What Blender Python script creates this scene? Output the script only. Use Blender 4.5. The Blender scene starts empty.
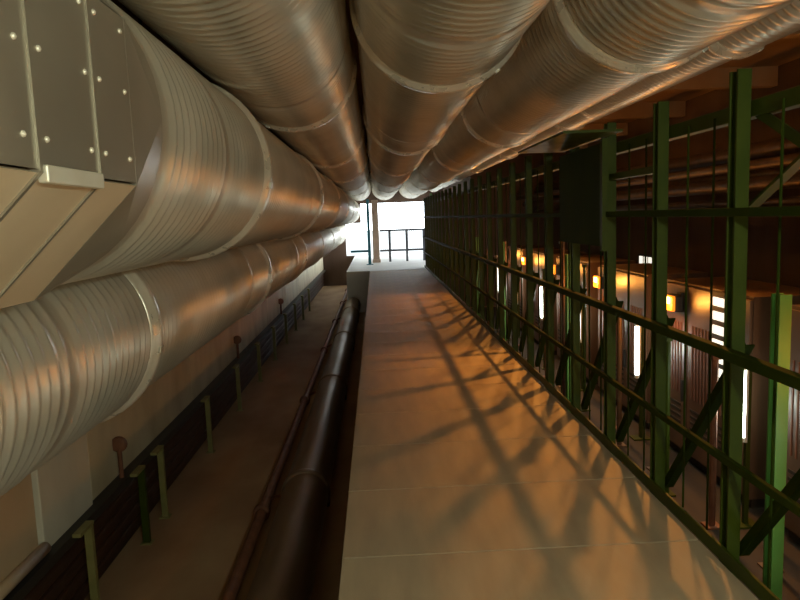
import bpy, bmesh, math, random
from mathutils import Matrix, Vector
random.seed(4)
S = bpy.context.scene
C = S.collection

# ------------------------------------------------------------------ camera
F = 680.0                                   # focal length in pixels of the 800x600 frame
EYE = 1.6                                   # eye height over the walkway
ROLL = math.radians(2.3)
d = Vector((-25 / F, 82 / F, -1)).normalized()          # world +Y (down the gallery) in camera axes
u = Vector((-math.sin(ROLL), math.cos(ROLL), 0))
u = (u - d * u.dot(d)).normalized()
r = d.cross(u)
M3 = Matrix((r, d, u))
cd = bpy.data.cameras.new('camera'); cam = bpy.data.objects.new('camera', cd); C.objects.link(cam)
cd.sensor_fit = 'HORIZONTAL'; cd.sensor_width = 36; cd.lens = 36 * F / 800
cd.clip_start = 0.05; cd.clip_end = 400
cam.matrix_world = Matrix.Translation((0, 0, EYE)) @ M3.to_4x4()
S.camera = cam

# ------------------------------------------------------------------ sky and exposure
W = bpy.data.worlds.new('sky'); S.world = W; W.use_nodes = True
bg = W.node_tree.nodes['Background']
bg.inputs[0].default_value = (0.86, 0.95, 1.0, 1); bg.inputs[1].default_value = 7.5
S.view_settings.view_transform = 'Standard'; S.view_settings.look = 'None'
S.view_settings.gamma = 1; S.view_settings.use_curve_mapping = False
S.view_settings.exposure = 0.0

ORANGE = (1.0, 0.37, 0.06)
COOL = (0.86, 1.0, 0.86)
WARM = (1.0, 0.76, 0.46)
LOW_FILL_C = (1.0, 0.60, 0.28)
P_LOW_FILL = 13
PALE = (0.86, 1.0, 0.80)
P_TUBE, P_BULK, P_FLOOD, P_FILL = 7, 18, 440, 56

# ------------------------------------------------------------------ materials
def mat(name, c1, c2=None, rough=.6, metal=0, scale=6, stretch=(1, 1, 1), bump=0, rvar=0, detail=4):
    m = bpy.data.materials.new(name); m.use_nodes = True
    nt = m.node_tree; b = nt.nodes['Principled BSDF']
    b.inputs['Metallic'].default_value = metal; b.inputs['Roughness'].default_value = rough
    b.inputs['Base Color'].default_value = (*c1, 1)
    if c2:
        tc = nt.nodes.new('ShaderNodeTexCoord'); mp = nt.nodes.new('ShaderNodeMapping')
        mp.inputs['Scale'].default_value = stretch
        nz = nt.nodes.new('ShaderNodeTexNoise'); nz.inputs['Scale'].default_value = scale; nz.inputs['Detail'].default_value = detail
        rp = nt.nodes.new('ShaderNodeValToRGB')
        rp.color_ramp.elements[0].position = .32; rp.color_ramp.elements[1].position = .68
        rp.color_ramp.elements[0].color = (*c1, 1); rp.color_ramp.elements[1].color = (*c2, 1)
        L = nt.links.new
        L(tc.outputs['Object'], mp.inputs[0]); L(mp.outputs[0], nz.inputs['Vector'])
        L(nz.outputs['Fac'], rp.inputs[0]); L(rp.outputs[0], b.inputs['Base Color'])
        if rvar:
            mr = nt.nodes.new('ShaderNodeMapRange')
            mr.inputs[1].default_value = .3; mr.inputs[2].default_value = .7
            mr.inputs[3].default_value = rough - rvar; mr.inputs[4].default_value = rough + rvar
            L(nz.outputs['Fac'], mr.inputs[0]); L(mr.outputs[0], b.inputs['Roughness'])
        if bump:
            bp = nt.nodes.new('ShaderNodeBump'); bp.inputs['Strength'].default_value = bump; bp.inputs['Distance'].default_value = .02
            L(nz.outputs['Fac'], bp.inputs['Height']); L(bp.outputs[0], b.inputs['Normal'])
    return m

def emit(name, col, s):
    m = bpy.data.materials.new(name); m.use_nodes = True
    b = m.node_tree.nodes['Principled BSDF']
    b.inputs['Base Color'].default_value = (*col, 1)
    b.inputs['Emission Color'].default_value = (*col, 1); b.inputs['Emission Strength'].default_value = s
    return m

M = dict(
    galv=mat('galvanised_steel', (.64, .60, .50), (.76, .72, .62), .36, .55, 2.2, (1, 1, 1), 0, .05),
    sheet=mat('sheet_steel', (.34, .30, .24), (.56, .51, .41), .42, .55, 2.4, (1, .4, .4), .02, .06),
    collar=mat('collar_steel', (.84, .76, .62), (.90, .84, .72), .30, .35, 9, (1, 1, 1), .03, .05),
    concrete=mat('wall_concrete', (.50, .42, .27), (.68, .60, .42), .85, 0, 2.2, (1, 1, .5), .3),
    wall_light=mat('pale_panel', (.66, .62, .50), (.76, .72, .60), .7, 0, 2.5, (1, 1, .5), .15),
    walk=mat('walkway_concrete', (.40, .31, .21), (.52, .41, .28), .62, 0, 3.0, (2.5, .5, 1), .12, .1, 6),
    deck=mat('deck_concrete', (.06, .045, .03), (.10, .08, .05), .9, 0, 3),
    trench=mat('trench_floor', (.34, .20, .10), (.50, .34, .19), .85, 0, 1.6, (1, .5, 1), .3),
    ceil=mat('ceiling_rust', (.38, .25, .13), (.52, .35, .20), .8, 0, 1.3, (1, .6, 1), .2),
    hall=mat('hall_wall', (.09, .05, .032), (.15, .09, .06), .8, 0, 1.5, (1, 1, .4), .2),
    green=mat('green_paint', (.035, .052, .003), (.05, .068, .004), .5, 0, 5, (1, 1, 1), .05, .1),
    green_dk=mat('dark_green_paint', (.022, .036, .003), (.032, .046, .004), .7, 0, 4, (1, 1, .4), .05),
    brown=mat('brown_cable', (.045, .02, .012), (.08, .036, .02), .55, 0, 5, (1, .2, 1), .1),
    rust=mat('rust_paint', (.16, .06, .03), (.24, .10, .05), .6, 0, 8),
    pipe_dk=mat('dark_pipe', (.20, .14, .09), (.28, .2, .13), .4, .5, 4, (1, .3, 1), .05, .1),
    olive=mat('olive_steel', (.22, .2, .06), (.3, .27, .1), .5, 0, 6),
    cab=mat('cabinet_paint', (.10, .055, .03), (.18, .10, .06), .4, 0, 2, (1, 1, .3), .05, .08),
    cab_dk=mat('cabinet_plinth', (.05, .04, .03), None, .6),
    tray=mat('tray_steel', (.10, .07, .05), (.18, .12, .09), .4, .6, 6),
    black=mat('black_iron', (.03, .025, .02), None, .5),
    white=mat('white_enamel', (.75, .75, .7), None, .4),
    teal=mat('teal_paint', (.02, .16, .22), None, .5),
    fence=mat('grey_fence', (.09, .09, .10), None, .5),
    plaster=mat('pale_plaster', (.50, .34, .24), (.58, .42, .31), .8, 0, 5),
    ground=mat('pavement', (.62, .62, .60), (.7, .7, .68), .8, 0, 2),
    tube=emit('lit_tube', (.92, 1.0, .92), 14),
    sodium=emit('lit_sodium', (1.0, .55, .12), 22),
    amber=emit('lit_amber_lens', (1.0, .26, .015), 1.3),
    asphalt=mat('asphalt', (.17, .17, .17), (.22, .22, .21), .9, 0, 3),
    tan_lit=mat('sheet_steel_tan_lit', (.74, .58, .40), (.82, .66, .47), .45, .25, 2.4),  # lower right casing plates: orange-tan light put into the colour
    warm_lit=mat('sheet_warm_lit', (.60, .44, .27), (.68, .52, .34), .5, 0, 2),  # orange light on the sheet put into its colour
    green_lit=mat('green_paint_lit', (.12, .36, .07), (.16, .42, .09), .45, 0, 5),  # lit brightness put into the green of columns and jamb
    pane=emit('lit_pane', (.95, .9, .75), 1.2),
    pane_or=emit('lit_amber_pane', (1.0, .32, .05), 1.0),
)

for k_ in ('green', 'green_dk', 'cab_dk', 'brown'): M[k_].node_tree.nodes['Principled BSDF'].inputs['Specular IOR Level'].default_value = .2
M['green_dk'].node_tree.nodes['Principled BSDF'].inputs['Specular IOR Level'].default_value = .05
# ------------------------------------------------------------------ helpers
def new_obj(name, me, parent=None, loc=(0, 0, 0), rot=(0, 0, 0)):
    o = bpy.data.objects.new(name, me); C.objects.link(o)
    o.location = loc; o.rotation_euler = rot
    if parent: o.parent = parent
    return o

def mesh(name, bm, m, smooth=False):
    me = bpy.data.meshes.new(name)
    bmesh.ops.recalc_face_normals(bm, faces=bm.faces)
    bm.to_mesh(me); bm.free()
    me.materials.append(M[m])
    if smooth:
        for p in me.polygons: p.use_smooth = True
    return me

def box_bm(x0, x1, y0, y1, z0, z1, bev=0):
    bm = bmesh.new()
    bmesh.ops.create_cube(bm, size=1)
    for v in bm.verts:
        v.co = Vector(((x0 + x1) / 2 + v.co.x * (x1 - x0), (y0 + y1) / 2 + v.co.y * (y1 - y0), (z0 + z1) / 2 + v.co.z * (z1 - z0)))
    if bev:
        bmesh.ops.bevel(bm, geom=list(bm.edges), offset=bev, segments=2, affect='EDGES', profile=.5)
    return bm

def box(name, ext, m, parent=None, bev=0):
    """box with its origin at the middle of its base; parent roots sit at their own base"""
    x0, x1, y0, y1, z0, z1 = ext
    c = ((x0 + x1) / 2, (y0 + y1) / 2, z0)
    me = mesh(name, box_bm(x0 - c[0], x1 - c[0], y0 - c[1], y1 - c[1], 0, z1 - z0, bev), m)
    p = Vector(c) - (Vector(parent.location) if parent and parent.parent is None else (Vector(parent.location) + Vector(parent.parent.location) if parent else Vector()))
    return new_obj(name, me, parent, p)

def lathe_bm(prof, seg=40):
    """prof: list of (y, radius) along +Y, open ends"""
    bm = bmesh.new(); rings = []
    for (y, rad) in prof:
        rings.append([bm.verts.new((rad * math.cos(2 * math.pi * k / seg), y, rad * math.sin(2 * math.pi * k / seg))) for k in range(seg)])
    for a, b in zip(rings, rings[1:]):
        for k in range(seg):
            bm.faces.new((a[k], a[(k + 1) % seg], b[(k + 1) % seg], b[k]))
    return bm

def cap_lathe(prof, seg=24):
    return lathe_bm([(prof[0][0], 1e-4)] + prof + [(prof[-1][0], 1e-4)], seg)

def bar_mesh(name, sec, length, m):
    """extrude a closed 2-D section (list of (a,b)) along +Z"""
    bm = bmesh.new()
    lo = [bm.verts.new((a, b, 0)) for a, b in sec]; hi = [bm.verts.new((a, b, length)) for a, b in sec]
    n = len(sec)
    for k in range(n): bm.faces.new((lo[k], lo[(k + 1) % n], hi[(k + 1) % n], hi[k]))
    bm.faces.new(lo[::-1]); bm.faces.new(hi)
    return mesh(name, bm, m)

def aim(o, p, q):
    v = Vector(q) - Vector(p)
    o.location = p; o.rotation_mode = 'QUATERNION'; o.rotation_quaternion = v.to_track_quat('Z', 'Y')

def tag(o, label=None, cat=None, group=None, kind=None):
    if label: o['label'] = label
    if cat: o['category'] = cat
    if group: o['group'] = group
    if kind: o['kind'] = kind
    return o

def empty(name, loc): 
    o = new_obj(name, None, None, loc); o.empty_display_size = .1
    return o

def light(name, kind, loc, power, col, parent, size=.1, **kw):
    l = bpy.data.lights.new(name, kind); l.energy = power; l.color = col
    if kind in ('POINT', 'SPOT'): l.shadow_soft_size = size
    o = bpy.data.objects.new(name, l); C.objects.link(o); o.parent = parent; o.location = loc
    for k, v in kw.items(): setattr(l, k, v)
    return o

IB = lambda w, h, t: [(-w, -h), (w, -h), (w, -h + t), (t / 2, -h + t), (t / 2, h - t), (w, h - t), (w, h), (-w, h), (-w, h - t), (-t / 2, h - t), (-t / 2, -h + t), (-w, -h + t)]
LS = lambda w, t: [(0, 0), (w, 0), (w, t), (t, t), (t, w), (0, w)]
SQ = lambda a, b: [(-a, -b), (a, -b), (a, b), (-a, b)]
RD = lambda rr, n=8: [(rr * math.cos(2 * math.pi * k / n), rr * math.sin(2 * math.pi * k / n)) for k in range(n)]

Y0, Y1, YT, Y2 = -6.0, 21.0, 29.8, 30.0   # walkway and hall to Y1, then an open-sided porch over the trench and ducts to Y2
YH = Y1 + .3
XL, XR = -2.35, 6.0          # left wall, far hall wall
ZT, ZC = -1.3, 3.6           # trench / hall floor, ceiling

# ------------------------------------------------------------------ structure
fl = box('floor', (-.22, 1.5, Y0, Y1 - .01, ZT, -.03), 'deck'); tag(fl, 'raised concrete walkway running down the gallery', 'floor', kind='structure')
pm = mesh('floor_panel', box_bm(-.86, .86, -.396, .396, 0, .03, .0015), 'walk')
k = 0; y = 3.07 - .8 * 11
while y + .8 <= Y1 + .01:
    if y > Y0:
        new_obj('floor_panel', pm, fl, Vector((.64, y + .4, -.03)) - fl.location + Vector((0, 0, 0)))
    y += .8
tf = box('trench_floor', (XL - .3, XR, Y0, Y2, ZT - .2, ZT), 'trench'); tag(tf, 'brown floor of the trench and hall below the walkway', 'floor', kind='structure')
ce = box('ceiling', (XL - .3, XR + .2, Y0 - .2, Y2 + .3, ZC, ZC + .2), 'ceil'); tag(ce, 'rust brown ceiling over the ducts', 'ceiling', kind='structure')
for y in (1.2, 4.2, 7.2, 10.2, 13.2, 16.2, 19.2):
    box('ceiling_beam', (2.9, XR, y - .09, y + .09, ZC - .28, ZC), 'ceil', ce)
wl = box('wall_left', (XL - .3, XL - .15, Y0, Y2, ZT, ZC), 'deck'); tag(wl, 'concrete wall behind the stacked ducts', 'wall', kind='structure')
LEDGE = EYE - 2.17
edges = [Y0, -2.6, .8, 3.3, 4.45, 5.3, 8.3, 11.3, 14.3, 17.3, 20.3, 23.3, 26.3, Y2]
for a, b in zip(edges, edges[1:]):
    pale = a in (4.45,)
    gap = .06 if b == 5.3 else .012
    box('wall_panel', (XL - .15, XL + (.03 if pale else 0), a + .006, b - gap, LEDGE, ZC), 'wall_light' if pale else ('warm_lit' if a == 3.3 else 'concrete'), wl, .008)
lip = new_obj('sheet_lip', mesh('sheet_lip', cap_lathe([(3.32, .04), (4.43, .04)], 16), 'warm_lit', True), wl, Vector((XL + .045, 0, LEDGE + .05)) - wl.location)
tr = box('trim_1', (XL - .15, XL + .1, Y0, YT - .01, LEDGE - .07, LEDGE), 'black'); tag(tr, 'ledge along the foot of the left wall, shadow line put into its black', 'ledge', kind='structure')  # black lip paints in the shadow line at the wall foot
hf = box('hall_floor', (1.51, XR - .01, Y0 + .01, Y1 - .01, ZT, ZT + .004), 'cab_dk'); tag(hf, 'dark floor of the hall beyond the frame', 'floor', kind='structure')
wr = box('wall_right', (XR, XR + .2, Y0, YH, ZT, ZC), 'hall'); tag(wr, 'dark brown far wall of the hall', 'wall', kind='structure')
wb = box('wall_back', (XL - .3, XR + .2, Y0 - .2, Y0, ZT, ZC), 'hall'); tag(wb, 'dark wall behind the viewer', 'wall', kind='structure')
OX0, OX1, OZ = -1.32, 1.79, 2.24
we = empty('wall_end', (0, Y2, ZT)); tag(we, 'dark end walls around the bright opening', 'wall', kind='structure')
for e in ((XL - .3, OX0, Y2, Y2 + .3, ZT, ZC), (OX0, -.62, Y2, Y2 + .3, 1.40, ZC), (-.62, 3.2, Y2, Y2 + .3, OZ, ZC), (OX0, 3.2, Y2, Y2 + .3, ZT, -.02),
          (OX1, XR + .2, YH, YH + .25, ZT, 2.30), (3.0, XR + .2, YH, YH + .25, 2.30, ZC), (3.0, 3.2, YH + .25, Y2, 2.10, ZC)):  # last one: unseen side wall added to keep sky light off the ducts
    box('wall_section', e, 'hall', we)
tj = box('trim_2', (OX1 - .07, OX1, YH - .06, YH, 0, 2.3), 'green_lit'); tag(tj, 'green jamb at the right of the opening', 'door jamb', kind='structure')

# outside, beyond the opening
ogr = box('pavement', (3.2, 25, YH + .25, Y2, ZT, -.02), 'asphalt'); tag(ogr, 'grey asphalt outside to the right of the porch', 'pavement', kind='structure')
og = box('pavement', (-.95, 3.2, YH + .25, Y2, ZT, -.02), 'ground'); tag(og, 'bright pavement under the porch past the walkway', 'pavement', kind='structure')
og3 = box('pavement', (-.95, 1.79, Y1, YH + .25, ZT, -.02), 'ground'); tag(og3, 'pale threshold strip at the end of the walkway', 'pavement', kind='structure')
og2 = box('pavement', (-25, 25, Y2 + .3, 90, ZT, -.02), 'asphalt'); tag(og2, 'bright pavement outside beyond the opening', 'pavement', kind='structure')
rf = empty('railing', (1.0, 25.1, -.02)); tag(rf, 'grey railing outside across the bright opening', 'railing')
for z in (1.1, .36): box('rail', (.14, 2.6, 25.07, 25.13, z, z + .07), 'fence', rf)
for x in (.5, 1.13, 1.76, 2.39): box('post', (x - .04, x + .04, 25.06, 25.14, -.02, 1.16), 'fence', rf)
for i in range(34):
    x = .2 + i * .07
    box('baluster', (x - .006, x + .006, 25.09, 25.11, .43, 1.1), 'fence', rf)
pc = empty('column', (.0, 25.0, -.02)); tag(pc, 'pale plastered column outside beside the grey railing', 'column')
box('shaft', (-.12, .12, 24.9, 25.1, .1, 2.25), 'plaster', pc, .01); box('base', (-.15, .15, 24.85, 25.15, -.02, .1), 'plaster', pc, .01)
tp = empty('gate_post', (-.24, 23.9, -.02)); tag(tp, 'thin teal post outside left of the pale column', 'post')
box('shaft', (-.29, -.19, 23.85, 23.95, 0, 2.25), 'teal', tp); box('foot_plate', (-.36, -.12, 23.8, 24.0, -.02, 0), 'teal', tp)
box('crossbar', (-.9, -.29, 23.87, 23.93, .42, .5), 'teal', tp)

# ------------------------------------------------------------------ ducts
def rib_section(L, R, pitch=.083, amp=.016, seg=48):
    n = max(1, int((L - .12) / pitch)); flat = (L - n * pitch) / 2
    prof = [(0, R + .004), (.012, R + .004), (.016, R), (flat, R)]
    for i in range(n):
        y = flat + i * pitch
        prof += [(y + .30 * pitch, R), (y + .5 * pitch, R + amp * .8), (y + .65 * pitch, R + amp), (y + .8 * pitch, R + amp * .8), (y + pitch, R)]
    prof += [(L - .016, R), (L - .012, R + .004), (L, R + .004)]
    return mesh('duct_section', lathe_bm(prof, seg), 'galv', True)
def collar_mesh(R, w=.075):
    h = .042
    prof = [(-w, R - .004), (-w, R + .014), (-w * .55, R + .018), (-w * .42, R + h * .8), (-w * .2, R + h), (w * .2, R + h), (w * .42, R + h * .8), (w * .55, R + .018), (w, R + .014), (w, R - .004)]
    return mesh('collar', lathe_bm(prof, 56), 'collar', True)
cache = {}
def duct(name, x, Z, R, ph, label, y_start=Y0 + .02, hang=True, hx=0, m_long=3.07, m_short=1.08):
    z = EYE + Z
    root = empty(name, (x, 0, z)); tag(root, label, 'duct', 'galvanised ducts of the gallery')
    per = m_long + m_short
    y = ph - per * 4 - m_short
    spans = []
    while y < Y2:
        spans += [(y, y + m_short), (y + m_short, y + per)]; 
        y += per
    for a, b in spans:
        a2, b2 = max(a, y_start), min(b, Y2 - .02)
        if b2 - a2 < .15: continue
        key = (round(b2 - a2, 3), R)
        if key not in cache: cache[key] = rib_section(b2 - a2, R)
        new_obj('duct_section', cache[key], root, (0, a2, 0))
    ck = ('c', R)
    if ck not in cache: cache[ck] = collar_mesh(R)
    y = ph - per * 4
    while y < Y2 - .2:
        if y > y_start + .1:
            c = new_obj('collar', cache[ck], root, (0, y, 0))
            if ('k', R) not in cache:
                cache[('k', R)] = mesh('clamp', box_bm(-.018, .018, -.03, .03, -.012, .008, .004), 'galv')
            ang = -.9 if x > 0 else -2.0
            if abs(x) > 1.1 and x < 0: ang = -.2
            new_obj('clamp', cache[('k', R)], c, ((R + .04) * math.cos(ang), 0, (R + .04) * math.sin(ang)), (0, -ang + math.pi / 2, 0))
            if hang:
                kk = ('h', round(z + R, 3))
                if kk not in cache: cache[kk] = bar_mesh('hanger_rod', RD(.012), ZC - z - R - .03, 'black')
                new_obj('hanger_rod', cache[kk], root, (hx, y + .1, R + .03 if not hx else R * .93))
        y += per
    return root
DA = duct('overhead_duct', -.64, 1.276, .5, 10.0, 'ribbed overhead duct nearest the left wall, above the boxed duct')
DB = duct('overhead_duct', .44, 1.28, .5, 4.25, 'middle overhead duct with a bright collar, above the walkway centre')
DC = duct('overhead_duct', 1.57, 1.30, .5, 3.95, 'wide overhead duct running above the green steel frame')
DD = duct('overhead_duct', 2.60, 1.30, .235, 4.9, 'narrow overhead duct, the rightmost of the overhead row')
DE = duct('side_duct', -1.145, .324, .5, 4.15, 'upper side duct that starts at an octagonal sheet metal box', y_start=2.14, hx=-.2)
DF = duct('side_duct', -1.77, -.586, .5, 3.84, 'lower side duct low on the left below the boxed duct', hang=False)

# octagonal box and its transition to the round duct
AP = .515; SEG = 48
def octa(rad_ap, n=SEG, t=0, R=.5):
    pts = []
    for k in range(n):
        a = 2 * math.pi * k / n
        aa = (a + math.pi / 8) % (math.pi / 4) - math.pi / 8
        ro = rad_ap / math.cos(aa)
        rr = ro * (1 - t) + R * t
        pts.append((rr * math.cos(a), rr * math.sin(a)))
    return pts
cE = Vector((-1.145, 0, EYE + .324))
ob = empty('duct_box', (cE.x, -.5, cE.z - AP)); tag(ob, 'octagonal sheet metal casing at the near end of the upper side duct', 'duct casing')
off = cE - ob.location
def oct_ring(y, ap):
    h = ap * math.tan(math.pi / 8)
    return [Vector(p) for p in ((ap, y, -h), (ap, y, h), (h, y, ap), (-h, y, ap), (-ap, y, h), (-ap, y, -h), (-h, y, -ap), (h, y, -ap))]
# each flat plate of the casing is a panel of its own
ysec = [-3.5, -1.2, .3, 1.33, 1.62, 1.86]
for a, b in zip(ysec, ysec[1:]):
    r0, r1 = oct_ring(a + .003, AP), oct_ring(b - .003, AP)
    i0, i1 = oct_ring(a + .003, AP - .02), oct_ring(b - .003, AP - .02)
    for k in range(8):
        q = (k + 1) % 8
        e = .004
        bm = bmesh.new()
        def sh(p, o): return p + (o - p) * (e / max(1e-6, (o - p).length))
        vs = [bm.verts.new(sh(r0[k], r0[q])), bm.verts.new(sh(r0[q], r0[k])), bm.verts.new(sh(r1[q], r1[k])), bm.verts.new(sh(r1[k], r1[q]))]
        ws = [bm.verts.new(v) for v in (sh(i0[k], i0[q]), sh(i0[q], i0[k]), sh(i1[q], i1[k]), sh(i1[k], i1[q]))]
        bm.faces.new(vs); bm.faces.new(ws[::-1])
        for j in range(4): bm.faces.new((vs[j], ws[j], ws[(j + 1) % 4], vs[(j + 1) % 4]))
        new_obj('plate', mesh('plate', bm, 'tan_lit' if k == 7 else 'sheet'), ob, off)
# standing seams between the plate rings
for y in ysec[2:5]:
    bm = bmesh.new()
    rings = [[bm.verts.new(p) for p in oct_ring(y + dy, AP + rr)] for dy, rr in ((-.006, -.02), (-.006, .005), (.006, .005), (.006, -.02))]
    for a, b in zip(rings, rings[1:]):
        for k in range(8): bm.faces.new((a[k], a[(k + 1) % 8], b[(k + 1) % 8], b[k]))
    new_obj('seam', mesh('seam', bm, 'sheet'), ob, off)
# faceted transition: a plane triangle on every octagon side, a cone facet at every corner
R2 = .506
ring8 = oct_ring(1.86, AP)
mid = [Vector((R2 * math.cos(k * math.pi / 4), 2.16, R2 * math.sin(k * math.pi / 4))) for k in range(8)]
# side k runs ring8[k] -> ring8[k+1], its outward angle is k*45 deg
for k in range(8):
    bm = bmesh.new()
    a, b, c = ring8[k], ring8[(k + 1) % 8], mid[k]
    n = (b - a).cross(c - a).normalized()
    if n.dot(Vector((c.x, 0, c.z))) < 0: n = -n
    t = [bm.verts.new(p) for p in (a, b, c)]; w = [bm.verts.new(p - n * .015) for p in (a, b, c)]
    bm.faces.new(t); bm.faces.new(w[::-1])
    for j in range(3): bm.faces.new((t[j], w[j], w[(j + 1) % 3], t[(j + 1) % 3]))
    new_obj('transition_facet', mesh('transition_facet', bm, 'sheet'), ob, off)
    bm = bmesh.new()
    arc = [Vector((R2 * math.cos((k + s / 6) * math.pi / 4), 2.16, R2 * math.sin((k + s / 6) * math.pi / 4))) for s in range(7)]
    ap_ = bm.verts.new(ring8[(k + 1) % 8]); av = [bm.verts.new(p) for p in arc]
    for s in range(6): bm.faces.new((ap_, av[s], av[s + 1]))
    new_obj('corner_facet', mesh('corner_facet', bm, 'sheet', True), ob, off)
rv = bmesh.new(); bmesh.ops.create_uvsphere(rv, u_segments=8, v_segments=4, radius=.007)
rvm = mesh('rivet', rv, 'collar', True)
for y in (1.28, 1.37, 1.58, 1.66, 1.82):
    for z in (-.15, .02, .17):
        new_obj('rivet', rvm, ob, off + Vector((AP, y, z)))
for z in (0.30, .40):
    for y in (1.35, 1.45, 1.66):
        new_obj('rivet', rvm, ob, off + Vector((AP - (z - .217), y, z)))
hk = box('lifting_lug', (cE.x + .30, cE.x + .42, 1.70, 1.80, cE.z + .40, cE.z + .50), 'collar', ob, .02)
box('corner_strip', (cE.x + AP - .01, cE.x + AP + .012, 1.34, 1.61, cE.z - .235, cE.z - .2), 'collar', ob, .004)
# cradles on the wall that carry the two side ducts
for i, y in enumerate((5.45, 9.45, 13.6, 17.75)):
    b = empty('duct_cradle', (XL, y, EYE - .586 - .62)); 
    tag(b, ['nearest', 'second', 'third', 'farthest'][i] + ' steel wall cradle under the lower side duct, counted from the viewer', 'bracket', 'duct cradles on the left wall')
    box('arm', (XL + .031, -2.09, y - .04, y + .04, EYE - .586 - .50, EYE - .586 - .42), 'black', b)
    box('wall_plate', (XL, XL + .03, y - .09, y + .09, EYE - .586 - .62, EYE - .586 - .38), 'black', b)
# ------------------------------------------------------------------ left trench: cable rack, posts, pipes
ords = ['nearest', 'second', 'third', 'fourth', 'fifth', 'sixth', 'seventh', 'eighth', 'ninth', 'tenth', 'eleventh']
tl = ['lowest', 'second lowest', 'third', 'fourth', 'topmost']
for i in range(5):
    z = ZT + .06 + i * .125
    c = box('cable_duct', (XL - .10, XL + .0, Y0 + .02, YT - .02, z, z + .105), 'brown', None, .02)
    tag(c, f'long dark brown cable trunking under the left ledge, {tl[i]} of its stack', 'cable trunking', 'cable trunking under the ledge')
post_m = bar_mesh('shaft', SQ(.028, .02), .70, 'olive')
post_g = bar_mesh('shaft', SQ(.03, .022), .70, 'green')
py = [4.9, 6.05, 6.6, 8.5, 10.4, 12.3, 14.2, 16.1, 18.0, 19.9, 21.8, 3.0, 1.1]
names = {4.9: 'olive rack post at the lower left, nearest in view', 6.05: 'green rack post beside the lone olive one on the left',
         6.6: 'olive rack post just past the green one', 8.5: 'olive rack post, next after the green and olive pair'}
for i, y in enumerate(py):
    p = empty('rack_post', (XL + .13, y, ZT))
    lab = names.get(y, f'olive rack post against the dark trunking, {ords[i]} ahead of the viewer' if y > 4 else ('olive rack post beside the viewer' if y > 2 else 'olive rack post behind the viewer'))
    tag(p, lab, 'post', 'posts of the cable rack')
    new_obj('shaft', post_g if y == 6.05 else post_m, p, (0, 0, .01))
    box('foot_plate', (XL + .08, XL + .18, y - .05, y + .05, ZT, ZT + .01), 'olive', p)
    box('arm', (XL + .101, XL + .16, y - .2, y + .03, ZT + .71, ZT + .735), 'olive', p)
for i, y in enumerate((5.8, 10.9, 16.0)):
    v = empty('valve_stub', (XL + .05, y, LEDGE)); tag(v, ['nearest', 'middle', 'farthest'][i] + ' of the rust brown valve stubs on the left ledge', 'valve', 'valve stubs on the left ledge')
    new_obj('stem', bar_mesh('stem', RD(.02, 10), .26, 'rust'), v, (0, 0, 0))
    bm = cap_lathe([(-.018, .05), (-.012, .07), (.012, .07), (.018, .05)], 16)
    new_obj('handwheel', mesh('handwheel', bm, 'rust', True), v, (0, 0, .30), (0, 0, 0))

gp = empty('trench_pipe', (-.78, 0, ZT)); tag(gp, 'dark steel pipe in the trench beside the walkway', 'pipe')
gr = .22
ys = [Y0, -1.8, 2.3, 6.4, 10.5, 14.6, 18.7, 22.8, 26.9, YT - .02]
for a, b in zip(ys, ys[1:]):
    new_obj('pipe_section', mesh('pipe_section', lathe_bm([(0, gr), (b - a, gr)], 40), 'pipe_dk', True), gp, (0, a, gr + .04))
    if a > Y0:
        new_obj('pipe_band', mesh('pipe_band', lathe_bm([(-.05, gr - .002), (-.05, gr + .012), (-.01, gr + .02), (.01, gr + .02), (.05, gr + .012), (.05, gr - .002)], 40), 'pipe_dk', True), gp, (0, a, gr + .04))
        box('saddle', (-.98, -.58, a + .25, a + .35, ZT, ZT + .10), 'black', gp)
g2 = empty('trench_pipe', (-1.22, 0, ZT)); tag(g2, 'thin dark pipe on the trench floor left of the thick one', 'pipe')
for a, b in zip(ys, ys[1:]):
    new_obj('pipe_section', mesh('pipe_section', lathe_bm([(0, .05), (b - a, .05)], 20), 'rust', True), g2, (0, a, .085))
    if a > Y0:
        new_obj('flange', mesh('flange', lathe_bm([(-.03, .049), (-.03, .08), (.03, .08), (.03, .049)], 20), 'rust'), g2, (0, a, .085))
        s = new_obj('stay', bar_mesh('stay', SQ(.015, .015), .34, 'rust'), g2); aim(s, (-.06, a + .4, .02), (.22, a + .1, .22))

# ------------------------------------------------------------------ green steel frame along the walkway
FX = 1.56
fr = empty('steel_frame', (FX, 0, 0)); tag(fr, 'green steel frame with posts, rails and braces along the walkway', 'frame')
H = dict(hand=.96, mid=.48, eye=1.57, top=2.0)
pm_ = bar_mesh('post', IB(.029, .036, .011), 2.16 - ZT, 'green')
posts = [2.9 + .8 * k for k in range(-9, 24)]
for y in posts:
    new_obj('post', pm_, fr, (0, y, ZT))
Lr = posts[-1] + .2 - (posts[0] - .1)
def rail(name, z, a, b, m='green', x=0):
    me = mesh(name, box_bm(-a, a, 0, Lr, -b, b, .004), m)
    return new_obj(name, me, fr, (x, posts[0] - .1, z))
rail('handrail', H['hand'], .022, .024, 'green_dk', x=-.06)
rail('rail', H['mid'], .012, .018, 'green_dk', x=-.05)
rail('rail', H['eye'], .012, .018, 'green_dk', x=-.05)
rail('top_beam', H['top'], .03, .035, x=.07)
rail('kick_rail', .03, .008, .035, x=-.045)
brm = bar_mesh('brace', LS(.045, .008), math.hypot(.8, H['hand'] + .02), 'green_dk')
for a, b in zip(posts, posts[1:]):
    s = new_obj('brace', brm, fr); aim(s, (.05, b, .0), (.05, a, H['hand'] + .02))
upl = math.hypot(.8, .42)
ubm = bar_mesh('brace', LS(.045, .008), upl, 'green')
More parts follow.
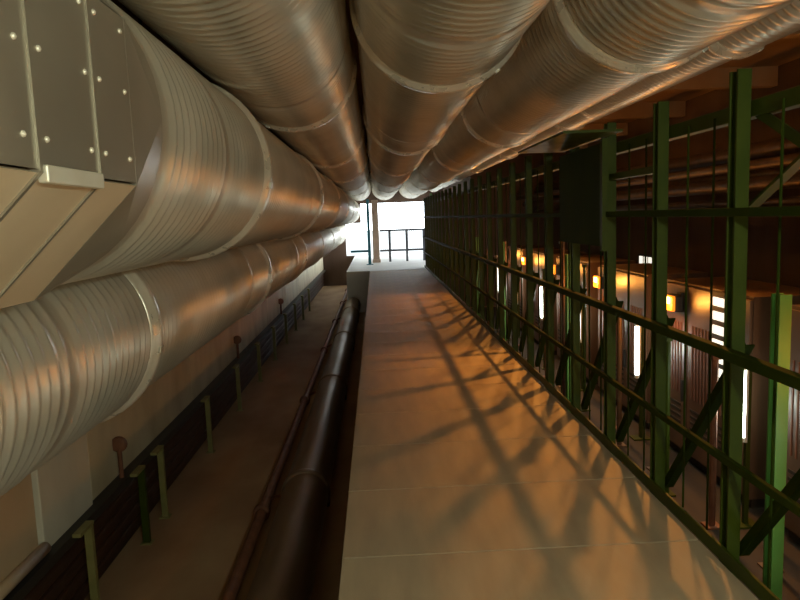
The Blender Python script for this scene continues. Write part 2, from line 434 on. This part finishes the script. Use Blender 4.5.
for k, (a, b) in enumerate(zip(posts, posts[1:])):
    if b <= 2.95:
        s = new_obj('brace', ubm, fr); aim(s, (.05, b, H['top'] - .02), (.05, a, H['eye'] - .0))
        s = new_obj('brace', ubm, fr); aim(s, (.075, a, H['top'] - .02), (.075, b, H['eye'] - .0))
bal = bar_mesh('baluster', RD(.006, 6), 2.0, 'green_dk')
for a, b in zip(posts, posts[1:]):
    if a > -1:
        for t in (.34, .67): new_obj('baluster', bal, fr, (.03, a + .8 * t, 0))
box('crossbar', (FX - .02, FX + .02, 3.74, 4.46, 1.79, 1.83), 'green', fr)
gpn = box('infill_panel', (FX - .075, FX - .063, 4.46, 5.46, 1.36, 2.03), 'green_dk', fr)
cpy = box('canopy_plate', (1.14, FX - .06, 4.1, 5.4, 2.06, 2.075), 'green', fr)
box('stile', (FX - .085, FX - .05, 4.40, 4.45, 1.33, 2.055), 'green', fr)

# ------------------------------------------------------------------ the hall beyond the frame
def cabinet(y, label, door_n=3, w=1.9, z1=.75):
    c = empty('cabinet', (3.85, y, ZT)); tag(c, label, 'cabinet', 'cabinets in the hall')
    box('plinth', (3.5, 4.2, y - w / 2 + .02, y + w / 2 - .02, ZT, ZT + .1), 'cab_dk', c)
    box('body', (3.46, 4.24, y - w / 2, y + w / 2, ZT + .1, z1), 'cab', c)
    dw = w / door_n
    for k in range(door_n):
        dr = box('door', (3.43, 3.459, y - w / 2 + k * dw + .01, y - w / 2 + (k + 1) * dw - .01, ZT + .13, z1 - .03), 'cab', c, .006)
        for q in range(5): box('vent_slat', (3.424, 3.43, y - w / 2 + k * dw + .14, y - w / 2 + (k + 1) * dw - .10, -.95 + q * .07, -.92 + q * .07), 'cab_dk', dr)
        for q in range(6): box('door_rib', (3.422, 3.43, y - w / 2 + k * dw + .15 + q * .07, y - w / 2 + k * dw + .17 + q * .07, -.52, .30), 'rust', dr)
        box('handle', (3.40, 3.43, y - w / 2 + k * dw + .06, y - w / 2 + k * dw + .09, -.6, -.35), 'black', dr)
cy = [4.6 + 2.45 * k for k in range(6)]
for k, y in enumerate(cy):
    cabinet(y, f'{ords[k]} brown cabinet in the hall row behind the green frame')
cabinet(2.15, 'brown cabinet of the hall row beside the viewer'); cabinet(-.3, 'brown cabinet of the hall row just behind the viewer')
glass_m = None
def tube_lamp(y, label):
    t = empty('tube_lamp', (3.2, y, ZT)); tag(t, label, 'lamp', 'upright tube lamps in the hall')
    z0, z1 = -.46, .14
    box('stand', (3.24, 3.28, y - .02, y + .02, ZT + .02, z1 + .10), 'green', t)
    box('foot', (3.14, 3.36, y - .09, y + .09, ZT, ZT + .02), 'green', t)
    box('channel', (3.22, 3.24, y - .04, y + .04, z0 - .05, z1 + .05), 'white', t)
    for z in (z0 - .05, z1 + .01): box('socket', (3.18, 3.22, y - .03, y + .03, z, z + .04), 'white', t)
    bm = bmesh.new(); bmesh.ops.create_cone(bm, segments=14, radius1=.02, radius2=.02, depth=z1 - z0, cap_ends=True)
    new_obj('tube', mesh('tube', bm, 'tube', True), t, (-.005, 0, (z0 + z1) / 2 - ZT))
    light('tube_light', 'POINT', (-.06, 0, (z0 + z1) / 2 - ZT), P_TUBE, COOL, t, .06)
for k in range(6):
    tube_lamp(5.8 + 2.45 * k, f'{ords[k]} lit white tube on a stand beyond the green frame')
tube_lamp(3.35, 'lit white tube on a stand beside the viewer'); tube_lamp(.9, 'lit white tube on a stand just behind the viewer')
def bulk(y, label):
    t = empty('bulkhead_lamp', (3.43, y, .42)); tag(t, label, 'lamp', 'orange lamps on the cabinets')
    box('bracket', (3.40, 3.43, y - .05, y + .05, .42, .64), 'black', t)
    box('housing', (3.31, 3.40, y - .13, y + .13, .43, .62), 'black', t, .02)
    box('lens', (3.27, 3.31, y - .125, y + .125, .44, .615), 'amber', t, .015)
    box('bulb', (3.25, 3.27, y - .075, y + .025, .525, .60), 'sodium', t, .008)
    light('bulkhead_light', 'POINT', (-.25, 0, .10), P_BULK, ORANGE, t, .06)
for k in range(5):
    bulk(7.53 + 2.53 * k, f'{ords[k]} glowing orange lamp on the cabinet row')
bulk(4.0, 'orange lamp on the cabinet beside the viewer')
# sodium floods hung under the hall ceiling, tilted onto the walkway
def flood(y, label, p=P_FLOOD, to=(.4, 0)):
    t = empty('flood_lamp', (3.32, y, ZC)); tag(t, label, 'lamp', 'sodium flood lamps under the hall ceiling')
    new_obj('stem', bar_mesh('stem', RD(.015), .2, 'black'), t, (0, 0, -.21))
    tgt = Vector((to[0] - 3.32, to[1] - y, -ZC))
    q = tgt.to_track_quat('Y', 'Z')
    hd = new_obj('shade', mesh('shade', lathe_bm([(-.10, .001), (-.10, .05), (-.02, .07), (.08, .14), (.10, .145)], 24), 'black', True), t, (0, 0, -.3))
    hd.rotation_mode = 'QUATERNION'; hd.rotation_quaternion = q
    bm = bmesh.new(); bmesh.ops.create_uvsphere(bm, u_segments=14, v_segments=8, radius=.045)
    new_obj('bulb', mesh('bulb', bm, 'sodium', True), hd, (0, .0, 0))
    l = light('flood_light', 'SPOT', Vector((0, 0, -.3)) + tgt.normalized() * .13, p, ORANGE, t, .09, spot_size=math.radians(95), spot_blend=.6)
    l.rotation_mode = 'QUATERNION'; l.rotation_quaternion = tgt.to_track_quat('-Z', 'Y')
flood(8.0, 'orange flood lamp under the hall ceiling, nearest ahead of the viewer', P_FLOOD, (.3, 4.4))
flood(14.0, 'orange flood lamp under the hall ceiling, farther down the hall', P_FLOOD, (.3, 10.4))
# batten lamp added unseen behind the viewer, to brighten the ducts
def fill(x, y, z, label, col, p=P_FILL):
    t = empty('fill_lamp', (x, y, z)); tag(t, label, 'lamp', 'batten lamps added over the walkway')
    box('housing', (x - .02, x + .02, y - .6, y + .6, z + .03, z + .06), 'white', t, .005)
    bm = lathe_bm([(-.56, .001), (-.56, .016), (.56, .016), (.56, .001)], 14)
    new_obj('tube', mesh('tube', bm, 'tube', True), t, (0, 0, .0))
    for s in (-.57, .57): box('socket', (x - .02, x + .02, y + s - .012, y + s + .012, z - .02, z + .03), 'white', t)
    for s in (-.4, 0, .4): light('fill_light', 'POINT', (0, s, -.08), p, col, t, .05)
    for s in (-.4, .4):
        new_obj('chain', bar_mesh('chain', RD(.006, 6), ZC - z - .08, 'black'), t, (0, s, .06))
fill(1.0, -1.1, 1.98, 'pale lit batten lamp added over the right walkway edge, unseen behind the viewer', PALE)
def low_fill(y, z, label, p):  # unseen lamp added to warm the casing and left wall
    x = 1.40
    t = empty('low_fill', (x, y, z)); tag(t, label, 'lamp', 'unseen lamps added to the frame')
    box('housing', (x - .015, x + .025, y - .5, y + .5, z - .025, z + .025), 'white', t, .005)
    bm = lathe_bm([(-.46, .001), (-.46, .014), (.46, .014), (.46, .001)], 14)
    new_obj('tube', mesh('tube', bm, 'tube', True), t, (-.03, 0, 0))
    for s in (-.3, .3): box('bracket', (x + .025, 1.475, y + s - .02, y + s + .02, z - .01, z + .01), 'black', t)
    for s in (-.3, 0, .3): light('low_fill_light', 'POINT', (-.09, s, 0), p, LOW_FILL_C, t, .05)
low_fill(-.95, .80, 'warm lit lamp added under the handrail, unseen behind the viewer', P_LOW_FILL)

# pipes, trays and columns in the hall
for i, (x, z, rr) in enumerate(((4.4, 2.05, .06), (4.7, 1.85, .09), (5.1, 2.3, .11), (5.4, 2.0, .07), (4.9, 1.62, .05))):
    p = new_obj('service_pipe', mesh('service_pipe', cap_lathe([(0, rr), (YH - Y0 - .04, rr)], 16), 'tray', True), None, (x, Y0 + .02, z))
    tag(p, ['slim dark service pipe nearest the frame, high in the hall', 'thick brown service pipe below the slim one in the hall', 'thickest and highest service pipe in the hall', 'service pipe closest to the hall wall', 'lowest and thinnest service pipe in the hall'][i], 'pipe', 'service pipes in the hall')
for i, y in enumerate((4.3, 9.2, 14.1, 17.6)):
    c = empty('hall_column', (2.62, y, ZT)); tag(c, ords[i] + ' green column standing in the hall, lamplight put into its colour', 'column', 'green columns in the hall')
    new_obj('shaft', bar_mesh('shaft', IB(.04, .05, .012), 2.3, 'green_lit'), c, (0, 0, .015))
    box('base_plate', (2.5, 2.74, y - .12, y + .12, ZT, ZT + .015), 'green', c)
# lit slatted windows in the hall wall
def window(n, y, z0, rows, cols, pw, ph, gy, gz, m, label):
    w = empty(f'window_{n}', (XR, y, z0)); tag(w, label, 'window', kind='structure')
    W_, H_ = cols * (pw + gy) + gy, rows * (ph + gz) + gz
    box('window_frame', (XR - .03, XR, y - W_ / 2, y + W_ / 2, z0, z0 + H_), 'cab_dk', w)
    for rI in range(rows):
        for cI in range(cols):
            a = y - W_ / 2 + gy + cI * (pw + gy); b = z0 + gz + rI * (ph + gz)
            box('pane', (XR - .04, XR - .03, a, a + pw, b, b + ph), m, w)
pn = empty('slat_panel', (3.43, 6.60, -.30)); tag(pn, 'slatted panel on the second hall cabinet, its glow standing for reflected tubes', 'light panel')
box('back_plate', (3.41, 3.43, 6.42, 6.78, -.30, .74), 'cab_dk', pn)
for k in range(7): box('slat', (3.395, 3.41, 6.46, 6.74, -.26 + k * .143, -.26 + k * .143 + .085), 'pane', pn)  # emissive slats stand in for the tubes' reflection
window(2, 14.9, .30, 1, 3, .18, .18, .08, .05, 'pane', 'row of small lit panes high in the hall wall')
window(3, 9.9, -.45, 3, 2, .13, .14, .05, .10, 'pane_or', 'amber lit panes at the near end of the hall wall')
window(4, 19.0, -.9, 3, 3, .3, .3, .1, .1, 'pane', 'square lit window at the far end of the hall wall')

# upright service pipes between the cabinets and the frame
rr = random.Random(7)
k = 0; y = 3.0
kinds = [('rust', 'rust brown'), ('green', 'green'), ('tray', 'dark grey'), ('pipe_dk', 'brown')]
while y < 19:
    mk, cn = kinds[k % 4]
    x = 2.85 + .05 * ((k * 3) % 5); rad = (.02, .03, .025)[k % 3]
    v = empty('standpipe', (x, y, ZT)); tag(v, f'{cn} upright pipe behind the frame, {ords[k // 4]} of its colour from the near end', 'pipe', 'upright pipes in the hall')
    h = 1.5 + 1.0 * rr.random()
    new_obj('riser', bar_mesh('riser', RD(rad, 10), h, mk), v, (0, 0, .02))
    box('foot', (x - .07, x + .07, y - .07, y + .07, ZT, ZT + .02), mk, v)
    box('cap', (x - rad * 1.3, x + rad * 1.3, y - rad * 1.3, y + rad * 1.3, ZT + h + .02, ZT + h + .06), mk, v)
    y += .63 + .25 * rr.random(); k += 1
